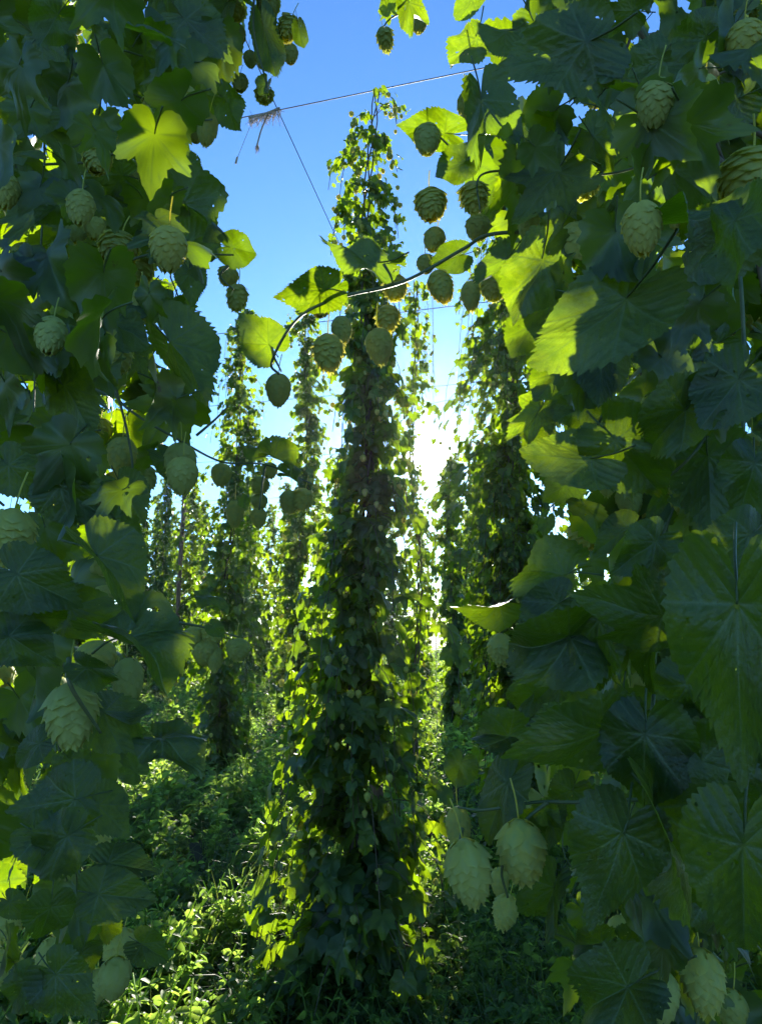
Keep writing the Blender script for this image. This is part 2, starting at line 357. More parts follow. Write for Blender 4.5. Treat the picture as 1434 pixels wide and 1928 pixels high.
def cone_at(px, py, w, h, depth=None, lean=None):
    if depth is None: depth = min(1.15, max(.38, .050 * F_PX / h))
    real = h * depth / F_PX * 1.03
    c = P(px, py - h * .5, depth)
    ax = rng.normal(0, .13, 2) if lean is None else lean
    d = unit(np.array([ax[0], ax[1], -1.0]))
    x = unit(np.cross([0, 1, 0], -d)); y = np.cross(-d, x); a = rng.random() * 6.28
    x2 = x * math.cos(a) + y * math.sin(a); y2 = -x * math.sin(a) + y * math.cos(a)
    k = real * min(1.25, max(.8, (w / h) / .66))
    M = np.eye(4); M[:3, 0] = x2 * k; M[:3, 1] = y2 * k; M[:3, 2] = -d * real; M[:3, 3] = c
    return M

# ================================================================== SETTING
def ground():
    n = 180; s = np.linspace(-1, 1, n); g = np.sign(s) * np.abs(s) ** 3 * 900
    X, Y = np.meshgrid(g, g + 6)
    r = np.hypot(X, Y)
    Z = .05 * np.sin(X * 1.3 + .4) * np.sin(Y * .9) + .03 * np.sin(X * 3.1 + Y * 2.2) - .02
    Z = Z * np.clip(1 - r / 60, 0, 1)
    i = np.arange(n - 1)[:, None] * n + np.arange(n - 1)[None]; i = i.ravel()
    T = np.concatenate([np.stack([i, i + 1, i + n + 1], 1), np.stack([i, i + n + 1, i + n], 1)])
    o = link('ground', mesh_np('ground', np.stack([X.ravel(), Y.ravel(), Z.ravel()], 1), T), M_SOIL)
    tag(o, kind='structure')
ground()

def gz(x, y): return .05 * np.sin(x * 1.3 + .4) * np.sin(y * .9) + .03 * np.sin(x * 3.1 + y * 2.2) - .02

# weeds and grass between the rows
def small_leaf():
    V = np.array([(0, 0, 0), (-.30, .3, .08), (0, .35, -.02), (.30, .3, .08), (-.24, .65, .03), (0, .68, -.08), (.24, .65, .03), (0, 1, -.22)], float)
    T = np.array([(0, 2, 1), (0, 3, 2), (1, 2, 5), (1, 5, 4), (2, 3, 6), (2, 6, 5), (4, 5, 7), (5, 6, 7)])
    return V, T, np.zeros(len(V))
SLEAF = small_leaf()
def weed_template(seed, hgt, nn, ls):
    r_ = np.random.default_rng(seed); sp = Soup()
    for st in range(3):
        az = r_.random() * 6.28; lean = .25 + r_.random() * .5; h = hgt * (.6 + .5 * r_.random())
        pts = curve([(0, 0, 0), (math.cos(az) * lean * h * .3, math.sin(az) * lean * h * .3, h * .6), (math.cos(az) * lean * h, math.sin(az) * lean * h, h)], 6)
        sp.tube(pts, .0035, 3)
        for k in range(nn):
            t = .15 + .85 * k / nn; p = pts[int(t * (len(pts) - 1))]
            for q in range(2):
                a2 = r_.random() * 6.28; out = np.array([math.cos(a2), math.sin(a2), .1 + r_.normal(0, .3)])
                zz = np.array([0, 0, .8]) + r_.normal(0, .55, 3)
                sp.add(SLEAF, frame(p, out, zz, np.array(ls * (1.2 - .6 * t) * (.7 + .6 * r_.random())), .9), .5)
    return np.concatenate(sp.V), np.concatenate(sp.T), np.concatenate(sp.A)
def grass_template(seed, n=9):
    r_ = np.random.default_rng(seed); V = []; T = []
    for k in range(n):
        az = r_.random() * 6.28; h = .16 + .2 * r_.random(); d = np.array([math.cos(az), math.sin(az)]); pd = np.array([-d[1], d[0]]) * .0045
        b = len(V); b0 = r_.normal(0, .03, 2)
        for i in range(5):
            t = i / 4; c = b0 + d * h * .8 * t ** 2; z = h * (t - .25 * t ** 3); wv = pd * (1 - t * .9)
            V += [(c[0] - wv[0], c[1] - wv[1], z), (c[0] + wv[0], c[1] + wv[1], z)]
            if i: q = b + 2 * i - 2; T += [(q, q + 1, q + 3), (q, q + 3, q + 2)]
    V = np.array(V); return V, np.array(T), np.zeros(len(V))
WEEDS = [weed_template(1, .32, 6, .10), weed_template(2, .24, 6, .08), weed_template(3, .42, 7, .085), weed_template(4, .15, 5, .085)]
GRASS = [grass_template(5), grass_template(6)]
def scatter(n, near, far, spread):
    # even density per picture area falling with distance
    y = near * (far / near) ** rng.random(n)
    x = (rng.random(n) * 2 - 1) * (y * spread + .6)
    return x, y
def zrot(x, y, z, s, tilt=.15):
    n = len(x); up = unit(np.stack([rng.normal(0, tilt, n), rng.normal(0, tilt, n), np.ones(n)], 1))
    a = rng.random(n) * 6.28; f = np.stack([np.cos(a), np.sin(a), np.zeros(n)], 1)
    return frame(np.stack([x, y, z], 1), f, up, s)
def weeds():
    sp = Soup()
    x, y = scatter(9500, 1.2, 40, .62)
    clump = .55 + .5 * np.sin(x * 2.1 + 1) * np.sin(y * 1.7) + .35 * np.sin(x * .9 - y * .6)
    s = (.5 + .6 * rng.random(len(x))) * np.clip(.8 + .35 * clump, .4, 1.4) * np.clip(.75 + y / 22, .75, 2.2)
    which = rng.integers(0, 4, len(x))
    for k in range(4):
        m = which == k; sp.add(WEEDS[k], zrot(x[m], y[m], gz(x[m], y[m]), s[m]))
    o = sp.build('weeds', M_WEED); tag(o, 'leafy green weeds and nettles covering the ground between the hop rows', 'weeds', kind='stuff')
    sp = Soup(); x, y = scatter(4500, 1.2, 30, .6); s = (.5 + .7 * rng.random(len(x))) * np.clip(.8 + y / 22, .75, 2)
    which = rng.integers(0, 2, len(x))
    for k in range(2):
        m = which == k; sp.add(GRASS[k], zrot(x[m], y[m], gz(x[m], y[m]), s[m]))
    o = sp.build('grass', M_GRASS); tag(o, 'thin pale green grass blades growing among the weeds', 'grass', kind='stuff')
weeds()

# ================================================================== HOP PLANTS IN THE ROWS
def hop_plant_parts(seed, H, rad, n_shoot, tpls, cones, per_shoot=9, lsize=(.12, .055), stems=True, own_cones=0, top_shy=0.0, lean=(0, 0), gap=None, ragged=1.0, thin=0.0):
    """returns soups: bine, foliage, cones and list of single cone matrices; local to the plant's base"""
    r_ = np.random.default_rng(seed); bine = Soup(); fol = Soup(); cn = Soup(); single = []
    zz = np.linspace(0, H, 40)
    def axis(z): return np.array([lean[0] * z / H + .03 * math.sin(z * 2.3 + seed), lean[1] * z / H + .03 * math.cos(z * 2.9 + seed), z])
    for q in range(3):
        ph = q * 2.1 + seed
        pts = [axis(z) + np.array([.022 * math.cos(z * 7 + ph), .022 * math.sin(z * 7 + ph), 0]) for z in zz]
        bine.tube(pts, np.linspace(.011, .004, len(zz)), 5)
    LM = {k: [] for k in range(len(tpls))}; CM = {0: [], 1: []}
    for i in range(n_shoot):
        t = (i + r_.random()) / n_shoot
        if r_.random() < thin * max(0, (t - .35) / .65): continue
        z0 = .12 + t * (H - .15)
        R = np.interp(z0 / H, *rad) * (.40 + .80 * r_.random() ** (1 if ragged == 1 else 1.3))
        az = r_.random() * 6.28; o = np.array([math.cos(az), math.sin(az), 0])
        p0 = axis(z0); side = np.array([-o[1], o[0], 0]) * r_.normal(0, .25)
        up0 = .15 + .25 * r_.random(); fall = (.2 + .9 * r_.random()) * (.5 + .8 * (1 - abs(t - .5)))
        if r_.random() < .08 * ragged: R = R * 1.35 + .08
        pts = curve([p0, p0 + (o * .5 + side * .3) * R + [0, 0, up0 * R], p0 + (o * .95 + side) * R + [0, 0, -.1 * R], p0 + (o * 1.1 + side) * R + [0, 0, -(.3 + fall) * max(R, .12)]], 9)
        pts[:, 2] = np.maximum(pts[:, 2], .06)
        if stems: bine.tube(pts, .0022, 3)
        ls = lsize[0] + (lsize[1] - lsize[0]) * t ** .8
        m = max(3, int(per_shoot * (.6 + .8 * r_.random())))
        for k in range(m):
            s = (k + r_.random()) / m; p = pts[min(len(pts) - 1, int((.15 + .85 * s) * (len(pts) - 1)))]
            a2 = az + r_.normal(0, .9); o2 = np.array([math.cos(a2), math.sin(a2), 0])
            y = o2 * (.3 + r_.random() * .7) + np.array([0, 0, -.25 - .9 * r_.random()])
            z = o2 * .55 + np.array([0, 0, .75]) + r_.normal(0, .4, 3)
            size = ls * (.5 + .75 * r_.random()) * (1.1 - .45 * s)
            LM[r_.integers(0, len(tpls))].append(frame(p + r_.normal(0, .025, 3), y, z, np.array(size)))
        for k in range(int(round(cones * (.4 + 1.2 * r_.random()) * min(1, .25 + 1.2 * t)))):
            p = pts[r_.integers(3, len(pts))] + r_.normal(0, .022, 3)
            h = .030 + .016 * r_.random(); d = unit(np.array([r_.normal(0, .2), r_.normal(0, .2), 1.0]))
            M = frame(p, np.array([1.0, .2, 0]), d, np.array(h)); CM[r_.integers(0, 2)].append(M)
    for k, l in LM.items():
        if l:
            l = np.stack(l); l = sun_gap(l, gap) if gap else l; fol.add(tpls[k], l, r_.random(len(l)))
    allc = [(M, k) for k in (0, 1) for M in CM[k]]
    if own_cones:
        # the ones on the near side show largest
        allc.sort(key=lambda c: c[0][1, 3] + .04 * abs(c[0][2, 3] - 1.8)); single = allc[:own_cones]; allc = allc[own_cones:]
    for k in (0, 1):
        l = [M for M, q in allc if q == k]
        if l: cn.add(CONE_LO[k], np.stack(l), r_.random(len(l)))
    return bine, fol, cn, single

def sun_gap(fr, loc, px=34):
    if not len(fr): return fr
    q = fr[:, :3, 3] + np.array(loc) - EYE; d = q @ FWD; x = CX + F_PX * (q @ RIGHT) / d; y = CY - F_PX * (q @ UP) / d
    return fr[np.hypot(x - 808, (y - 862)) > px]
def hop_plant(label, loc, parts, group=None, name='hop_plant', rz=0, stuffcones=True):
    bine, fol, cn, single = parts
    t = thing(name, label, 'hop plant', loc, group); t.rotation_euler[2] = rz
    bine.build('bine', M_BINE, t); fol.build('foliage', M_MID, t)
    if cn.n:
        c = cn.build('hop_cone', M_CONES, t); c['kind'] = 'stuff'
    for M, k in single: link('hop_cone', ME_CONEL[k], M_CONE, t, M)
    return t
def copy_plant(src, label, loc, rz, sc, group):
    t = src.copy(); COL.objects.link(t); t.location = [float(v) for v in loc]; t.rotation_euler = (0, 0, rz); t.scale = (sc[0], sc[0], sc[1])
    t['label'] = label
    if group: t['group'] = group
    for ch in list(src.children):
        c = ch.copy(); COL.objects.link(c); c.parent = t
    return t

def on_ground(px, D):                     # a plant's base from its column in the photo and its distance
    return ((px - CX) / F_PX * D * 1.02, D, 0.0)
PROFILE_BIG = ([0, .08, .2, .35, .5, .7, .85, .95, 1], [.32, .41, .36, .27, .23, .19, .17, .15, .12])
PROFILE_MID = ([0, .1, .3, .5, .7, .9, 1], [.20, .28, .34, .34, .28, .20, .12])
PROFILE_WIDE = ([0, .1, .3, .5, .7, .9, 1], [.30, .40, .46, .44, .36, .28, .16])
PROFILE_SLIM = ([0, .1, .3, .5, .7, .9, 1], [.10, .14, .18, .20, .20, .16, .10])
ROWS = 'hop plants trained up strings in the rows'
A = hop_plant('big hop plant in the centre, broad at its foot and reaching the top wire', (-.12, 3.15, 0),
              hop_plant_parts(21, 5.08, PROFILE_BIG, 300, LOW, 3.4, 10, (.135, .056), True, 90, lean=(.06, .72), ragged=1.3, gap=(-.12, 3.15, 0), thin=.62), ROWS)
B = hop_plant('sparse loose hop plant just right of the big centre one, left of the sun', on_ground(782, 6.5),
              hop_plant_parts(22, 5.2, PROFILE_SLIM, 125, LOW, 2.0, 7, (.10, .065), True, 40, gap=on_ground(782, 6.5)), ROWS)
C_ = hop_plant('thin pale green hop plant standing below the sun', on_ground(846, 9.2),
               hop_plant_parts(23, 4.0, PROFILE_SLIM, 200, FAR, 1.2, 9, (.11, .08), False, gap=on_ground(846, 9.2)), ROWS)
D_ = hop_plant('dense dark hop plant right of the sun, behind the near right leaves', on_ground(962, 4.9),
               hop_plant_parts(24, 5.2, ([0, .1, .3, .45, .6, .72, .9, 1], [.22, .30, .36, .46, .50, .42, .30, .18]), 400, LOW, 2.0, 10, (.13, .07), True, 40, lean=(.05, 0), gap=on_ground(962, 4.9)), ROWS)
E_ = hop_plant('tall cone-laden hop plant between the leaning one and the big centre one', on_ground(566, 7.0),
               hop_plant_parts(25, 5.2, PROFILE_SLIM, 210, LOW, 3.6, 9, (.12, .07), True, 60, lean=(.06, 0)), ROWS)
F_ = hop_plant('leaning hop plant at left with a dark bare lower stem', on_ground(420, 7.1),
               hop_plant_parts(26, 5.2, PROFILE_MID, 240, LOW, 2.0, 9, (.12, .07), True, 40, lean=(.18, .1)), ROWS)
G_ = hop_plant('broad hop plant glimpsed through gaps in the near right leaves', on_ground(1215, 3.7),
               hop_plant_parts(27, 5.2, PROFILE_MID, 190, LOW, 1.5, 10, (.13, .07), True, 20), ROWS)
H_ = hop_plant('shaded hop plant behind the right edge leaves', on_ground(1480, 2.7),
               hop_plant_parts(28, 5.2, PROFILE_MID, 160, LOW, 1.5, 10, (.13, .07), True, 10), ROWS)
I_ = hop_plant('hop plant glimpsed through gaps in the near left leaves', on_ground(150, 5.2),
               hop_plant_parts(29, 5.2, PROFILE_MID, 200, LOW, 1.5, 9, (.13, .07), True, 20), ROWS)
far_src = []
protos = [hop_plant_parts(40 + k, 5.0, (PROFILE_MID, PROFILE_SLIM, PROFILE_MID)[k], (170, 130, 150)[k], FAR, 0, 8, (.15, .10), False) for k in range(3)]
FARG = 'distant hop plants of the rows beyond'
rows = []
rd = np.array([math.sin(math.radians(11.5)), math.cos(math.radians(11.5))]); rc = np.array([rd[1], -rd[0]])
o0 = np.array([-.20, 3.75])
for j in range(-5, 7):
    for i in range(0, 9):
        p = o0 + rd * (3.3 * i) + rc * (3.1 * j) + rng.normal(0, .12, 2)
        px = CX + F_PX * p[0] / p[1]
        if j < 0 and p[1] < 17: continue
        if p[1] < 8.3 or p[1] > 27 or px < -250 or px > 1700: continue
        if j == 0 and i < 4: continue
        el = 1.6 + np.hypot(*p) * .257
        if abs(px - 808) < 55 and p[1] < 19: continue       # where the sun shines through the rows
        rows.append((p, j, i))
ORD = ['nearest', 'second', 'third', 'fourth', 'fifth', 'sixth', 'seventh', 'eighth', 'ninth', 'tenth']
seen_rows = {}
for n_, (p, j, i) in enumerate(rows):
    k = n_ % 3
    q = seen_rows.get(j, 0); seen_rows[j] = q + 1
    where = 'centre row' if j == 0 else '%s row %s of the centre row' % (ORD[abs(j) - 1].replace('nearest', 'first'), 'left' if j < 0 else 'right')
    lab = 'distant hop plant, %s one in the %s' % (ORD[q], where)
    if n_ < 3:
        s_ = hop_plant(lab, (p[0], p[1], 0), protos[k], FARG); far_src.append(s_)
    else:
        copy_plant(far_src[k], lab, (p[0], p[1], 0), rng.random() * 6.28, (.9 + .35 * rng.random(), .86 + .16 * rng.random()), FARG)

for px, D, lab in ((300, 18.5, 'bright leafy far hop plant between the near left leaves and the pale post'), (352, 18.0, 'far hop plant in front of the pale post'), (388, 19.5, 'far hop plant showing left of the leaning one'),
                   (484, 17.0, 'bright hop plant in the gap between the leaning one and its right neighbour'), (512, 20.5, 'farther hop plant in the gap right of the leaning one'), (640, 14.0, 'far hop plant half hidden at the left of the big centre one'),
                   (905, 13.0, 'far hop plant between the thin pale one and the dark right one'), (255, 16.0, 'far hop plant touching the edge of the near left leaves'), (328, 20.5, 'far hop plant just left of the pale post'), (366, 16.6, 'far hop plant just right of the pale post'),
                   (446, 22.0, 'far hop plant behind the leaning one'), (600, 18.0, 'far hop plant in the narrow gap left of the big centre one'), (560, 23.0, 'far hop plant behind the cone-laden one')):
    b_ = on_ground(px, D); copy_plant(far_src[len(lab) % 3], lab, b_, rng.random() * 6.28, (1.15, 1.06), FARG)
for px, D, q, lab in ((315, 15.0, 1.15, 'full far hop plant in the gap, nearest one left of the pale post'), (470, 13.8, .95, 'nearest far hop plant right of the leaning one'), (540, 15.5, 1.0, 'far hop plant showing through the cone-laden one'),
                      (893, 14.5, .92, 'slim far hop plant between the thin one below the sun and the dark right one'),
                      (790, 15.5, .84, 'far hop plant below and left of the sun, behind the sparse one'), (850, 17.0, .86, 'farthest hop plant behind the thin pale one'), (740, 20.0, .9, 'far hop plant hidden but for its edges behind the big centre one')):
    copy_plant(far_src[len(lab) % 3], lab, on_ground(px, D), rng.random() * 6.28, (.9, q), FARG)
# ================================================================== TRELLIS
def sag(a, b, s, n=24):
    a = np.array(a, float); b = np.array(b, float); t = np.linspace(0, 1, n)[:, None]
    p = a + (b - a) * t; p[:, 2] -= (4 * s * t * (1 - t))[:, 0]; return p
def wire(name, a, b, s, r, label, group):
    sp = Soup(); sp.tube(sag(a, b, s), r, 6); o = sp.build(name, M_WIRE); return tag(o, label, 'wire', group)
K = np.array([-.73, 4.13, 5.2])                                    # crossing of the two near wires
cdir = np.array([.967, -.25, 0]); rdir = np.array([rd[0], rd[1], 0])
wire('trellis_wire', K - cdir * 6, K + cdir * 7, 0.03, .0038, 'near cross wire over the tip of the big centre plant', 'trellis wires')
wire('trellis_wire', K - rdir * 2.2 + [0, 0, .02], K + rdir * 34, 0.12, .0035, 'dark wire running away along the row from the straw tuft', 'trellis wires')
for k, (dist, lab) in enumerate(((3.15, 'cross wire behind the leaf sprig in the left half of the sky'), (5.6, 'thin cross wire passing behind the centre plant'), (9.0, 'faint cross wire low in the sky, second farthest'), (13.2, 'faintest and lowest cross wire, far down the rows'))):
    q = K + rdir * dist; wire('trellis_wire', q - cdir * 9, q + cdir * 9, .05, .0045, lab, 'trellis wires')

def post(px, D, H, r, label):
    x, y, _ = on_ground(px, D); sp = Soup()
    z = np.linspace(-.1, H, 14); sp.tube(np.stack([x + .01 * np.sin(z * 1.7), y + 0 * z, z], 1), np.linspace(r, r * .85, 14), 14)
    t = thing('trellis_post', label, 'post', (0, 0, 0), 'trellis posts')
    sp.build('pole', M_WOOD, t)
    c = Soup(); c.tube([(x, y, H - .12), (x, y, H - .07)], r * 1.06, 14); c.build('wire_clamp', M_WIRE, t)
    return t
post(706, 3.98, 3.5, .042, 'reddish brown wooden post inside the big centre plant')
post(347, 16.5, 5.0, .06, 'pale wooden post far off behind the left rows')
def string(a, b, label):
    sp = Soup(); sp.tube(sag(a, b, 0.0, 8), .003, 4); return tag(sp.build('climbing_string', M_TWINE), label, 'string', 'climbing strings')
b0 = on_ground(795, 6.5); string((b0[0] + .1, b0[1] - .1, .05), (b0[0] + .12, b0[1] - .1, 5.2), 'thin string beside the sparse plant right of centre')

# straw-coloured frayed twine left on the wire crossing
def tuft():
    r_ = np.random.default_rng(5); t = thing('frayed_twine', 'straw coloured frayed twine knotted on the wire crossing against the sky', 'twine', K)
    dpt = float(np.dot(K - EYE, FWD))
    sp = Soup(); a = P(527, 203, dpt) - K; b = P(468, 222, dpt) - K
    base = curve([a, a * .5 + b * .5 + [0, 0, -.01], b], 24); sp.tube(base, .008, 5); sp.build('knot_cord', M_TWINE, t)
    sp = Soup()
    for k in range(190):
        s = r_.random(); p = base[int(s * (len(base) - 1))]
        l = .03 + .07 * r_.random() * (1 - .4 * s)
        d = np.array([r_.normal(-.25, .35), r_.normal(0, .4), -1]); d = unit(d)
        sp.tube(curve([p, p + d * l * .5 + r_.normal(0, .006, 3), p + d * l + r_.normal(0, .012, 3)], 5), [.0016, .0015, .0013, .001, .0006][:5] if False else .0014, 3)
    sp.build('fringe', M_TWINE, t)
    sp = Soup()
    sp.tube(curve([P(505, 215, dpt) - K, P(492, 245, dpt) - K, P(484, 274, dpt) - K], 12), .006, 5)
    for k in range(30):
        p = P(484, 274, dpt) - K; sp.tube([p + r_.normal(0, .006, 3), p + r_.normal(0, .012, 3) + [0, 0, -.03]], .0015, 3)
    sp.tube(curve([P(470, 240, dpt) - K, P(456, 275, dpt) - K, P(446, 300, dpt) - K], 10), .0018, 4)
    sp.tube(curve([P(447, 296, dpt) - K, P(446, 300, dpt) - K, P(444, 308, dpt) - K], 6), .008, 5)
    sp.build('loose_end', M_TWINE, t)
tuft()

# ================================================================== NEAR HOP PLANTS
LEFT = thing('hop_plant', 'dark hop plant filling the left edge, close to the camera', 'hop plant', (-.75, 1.05, 0))
RIGHT_P = thing('hop_plant', 'dark hop plant filling the right edge, close to the camera', 'hop plant', (.80, 1.05, 0))
def offs(par): return np.array(par.location)
def put(par, me, mat, name, M):
    M = M.copy(); M[:3, 3] -= offs(par); return link(name, me, mat, par, M)
def stem(par, pix, r, mat=None, name='side_shoot'):
    sp = Soup(); pts = curve([P(*q) for q in pix], 8 * len(pix)) - offs(par); sp.tube(pts, np.linspace(r, r * .55, len(pts)), 7); return sp.build(name, mat or M_STEM, par)

# (vein meeting point) (tip) {depth, tilt, roll, face, template, width}
LL = [
 ((240, 92), (415, 175), dict(d=.72, roll=20, f=-1, t=1, w=1.25)), ((205, 48), (240, 142), dict(d=.95, f=-1, t=0, roll=-30)),
 ((330, 20), (450, 130), dict(d=.85, f=-1, t=1, roll=-15)), ((120, 10), (60, 110), dict(d=.7, f=-1, t=0)), ((60, 60), (150, 130), dict(d=.8, f=-1, t=3)),
 ((408, 168), (479, 264), dict(d=1.0, f=-1, t=1, roll=28, w=.85)), ((285, 362), (322, 452), dict(d=.78, f=-1, t=0, roll=15, w=1.1)),
 ((325, 365), (470, 455), dict(d=.85, f=-1, t=0, roll=35, w=.9)), ((420, 462), (502, 482), dict(d=.86, f=-1, t=0, roll=10, w=1.2)),
 ((345, 440), (409, 548), dict(d=.9, f=-1, t=2, roll=30)), ((150, 350), (50, 440), dict(d=.75, f=-1, t=1)), ((250, 330), (140, 330), dict(d=.95, f=-1, t=3)),
 ((60, 330), (0, 390), dict(d=.85, f=-1, t=0)), ((20, 500), (110, 560), dict(d=.62, f=-1, t=0)), ((330, 560), (300, 640), dict(d=.95, f=-1, t=1)),
 ((150, 460), (190, 520), dict(d=1.1, f=-1, t=3)), ((230, 380), (330, 400), dict(d=.98, f=-1, t=0)),
 ((20, 640), (105, 700), dict(d=.6, f=-1, t=0)), ((200, 590), (300, 680), dict(d=.66, f=-1, t=1, roll=-20)), ((110, 640), (170, 720), dict(d=.7, f=-1, t=0)),
 ((300, 615), (432, 785), dict(d=.85, f=-1, t=2, roll=25, w=.9)), ((250, 650), (285, 745), dict(d=1.0, f=-1, t=3)),
 ((100, 700), (215, 850), dict(d=.62, f=-1, t=1, roll=15, w=.9)), ((330, 700), (380, 770), dict(d=.9, f=-1, t=0)),
 ((300, 850), (363, 943), dict(d=.80, f=1, t=0, roll=-25, w=.8)), ((90, 900), (235, 1000), dict(d=.6, f=1, t=1, w=1.0)),
 ((0, 860), (100, 960), dict(d=.62, f=1, t=0)), ((200, 950), (268, 1098), dict(d=.62, f=-1, t=1, w=.8)), ((220, 900), (285, 1010), dict(d=.75, f=-1, t=0)),
 ((165, 1022), (295, 1178), dict(d=.50, f=1, t=2, roll=-30, w=.85)), ((10, 1070), (170, 1150), dict(d=.5, f=1, t=0)),
 ((100, 1135), (285, 1185), dict(d=.55, f=1, t=1, w=.8)), ((20, 1150), (150, 1175), dict(d=.52, f=1, t=0)), ((205, 1195), (372, 1240), dict(d=.50, f=1, t=0, roll=-45, tilt=-.03)),
 ((0, 1190), (125, 1258), dict(d=.5, f=1, t=1)), ((80, 1080), (142, 1095), dict(d=.75, f=-1, t=0)), ((150, 1250), (232, 1302), dict(d=.46, f=1, t=2, w=.8)),
 ((170, 1330), (318, 1402), dict(d=.55, f=-1, t=0, roll=25)), ((232, 1372), (284, 1442), dict(d=.62, f=-1, t=3)), ((285, 1383), (406, 1452), dict(d=.55, f=1, t=0, roll=-45, tilt=-.03)),
 ((40, 1360), (0, 1440), dict(d=.6, f=-1, t=0)), ((90, 1390), (0, 1450), dict(d=.52, f=1, t=0, roll=30)), ((120, 1420), (190, 1480), dict(d=.6, f=-1, t=1)),
 ((172, 1500), (252, 1588), dict(d=.55, f=-1, t=1, roll=0, w=1.15)), ((165, 1500), (0, 1530), dict(d=.48, f=1, t=1, w=1.05)),
 ((150, 1560), (20, 1650), dict(d=.45, f=1, t=0)), ((60, 1560), (160, 1640), dict(d=.46, f=1, t=1)), ((180, 1625), (322, 1634), dict(d=.55, f=1, t=0, w=.9)),
 ((165, 1680), (312, 1700), dict(d=.5, f=1, t=0, w=.9)), ((100, 1690), (70, 1800), dict(d=.48, f=1, t=1, w=1.1)), ((160, 1780), (115, 1872), dict(d=.46, f=1, t=1)),
 ((255, 1770), (330, 1818), dict(d=.55, f=1, t=2)), ((90, 1820), (190, 1925), dict(d=.42, f=1, t=1)), ((60, 1830), (0, 1925), dict(d=.42, f=1, t=0)),
 ((10, 1690), (60, 1740), dict(d=.6, f=1, t=0)), ((200, 1720), (180, 1800), dict(d=.52, f=1, t=0)), ((265, 1460), (200, 1420), dict(d=.7, f=-1, t=0)),
 ((90, 200), (20, 270), dict(d=.8, f=-1, t=1)), ((380, 80), (340, 170), dict(d=.9, f=-1, t=0)), ((490, 20), (530, 190), dict(d=1.0, f=-1, t=2, w=.5)),
 ((560, 40), (575, 110), dict(d=1.0, f=-1, t=2, w=.6)), ((430, 0), (400, 60), dict(d=1.05, f=-1, t=0)), ((505, 150), (490, 195), dict(d=1.0, f=-1, t=0)),
 ((350, 300), (392, 340), dict(d=.95, f=-1, t=1)), ((355, 500), (365, 590), dict(d=1.0, f=-1, t=1)),
 # arm reaching out over the rows
 ((495, 842), (440, 850), dict(d=.95, f=-1, t=2, roll=40)), ((500, 855), (592, 885), dict(d=.9, f=-1, t=0, roll=60)), ((530, 890), (585, 900), dict(d=.92, f=-1, t=0, roll=30)),
 ((370, 1122), (448, 1150), dict(d=.85, f=1, t=0, roll=-50)), ((455, 935), (470, 965), dict(d=.95, f=-1, t=0)), ((395, 1175), (430, 1205), dict(d=.8, f=1, t=0)),
]
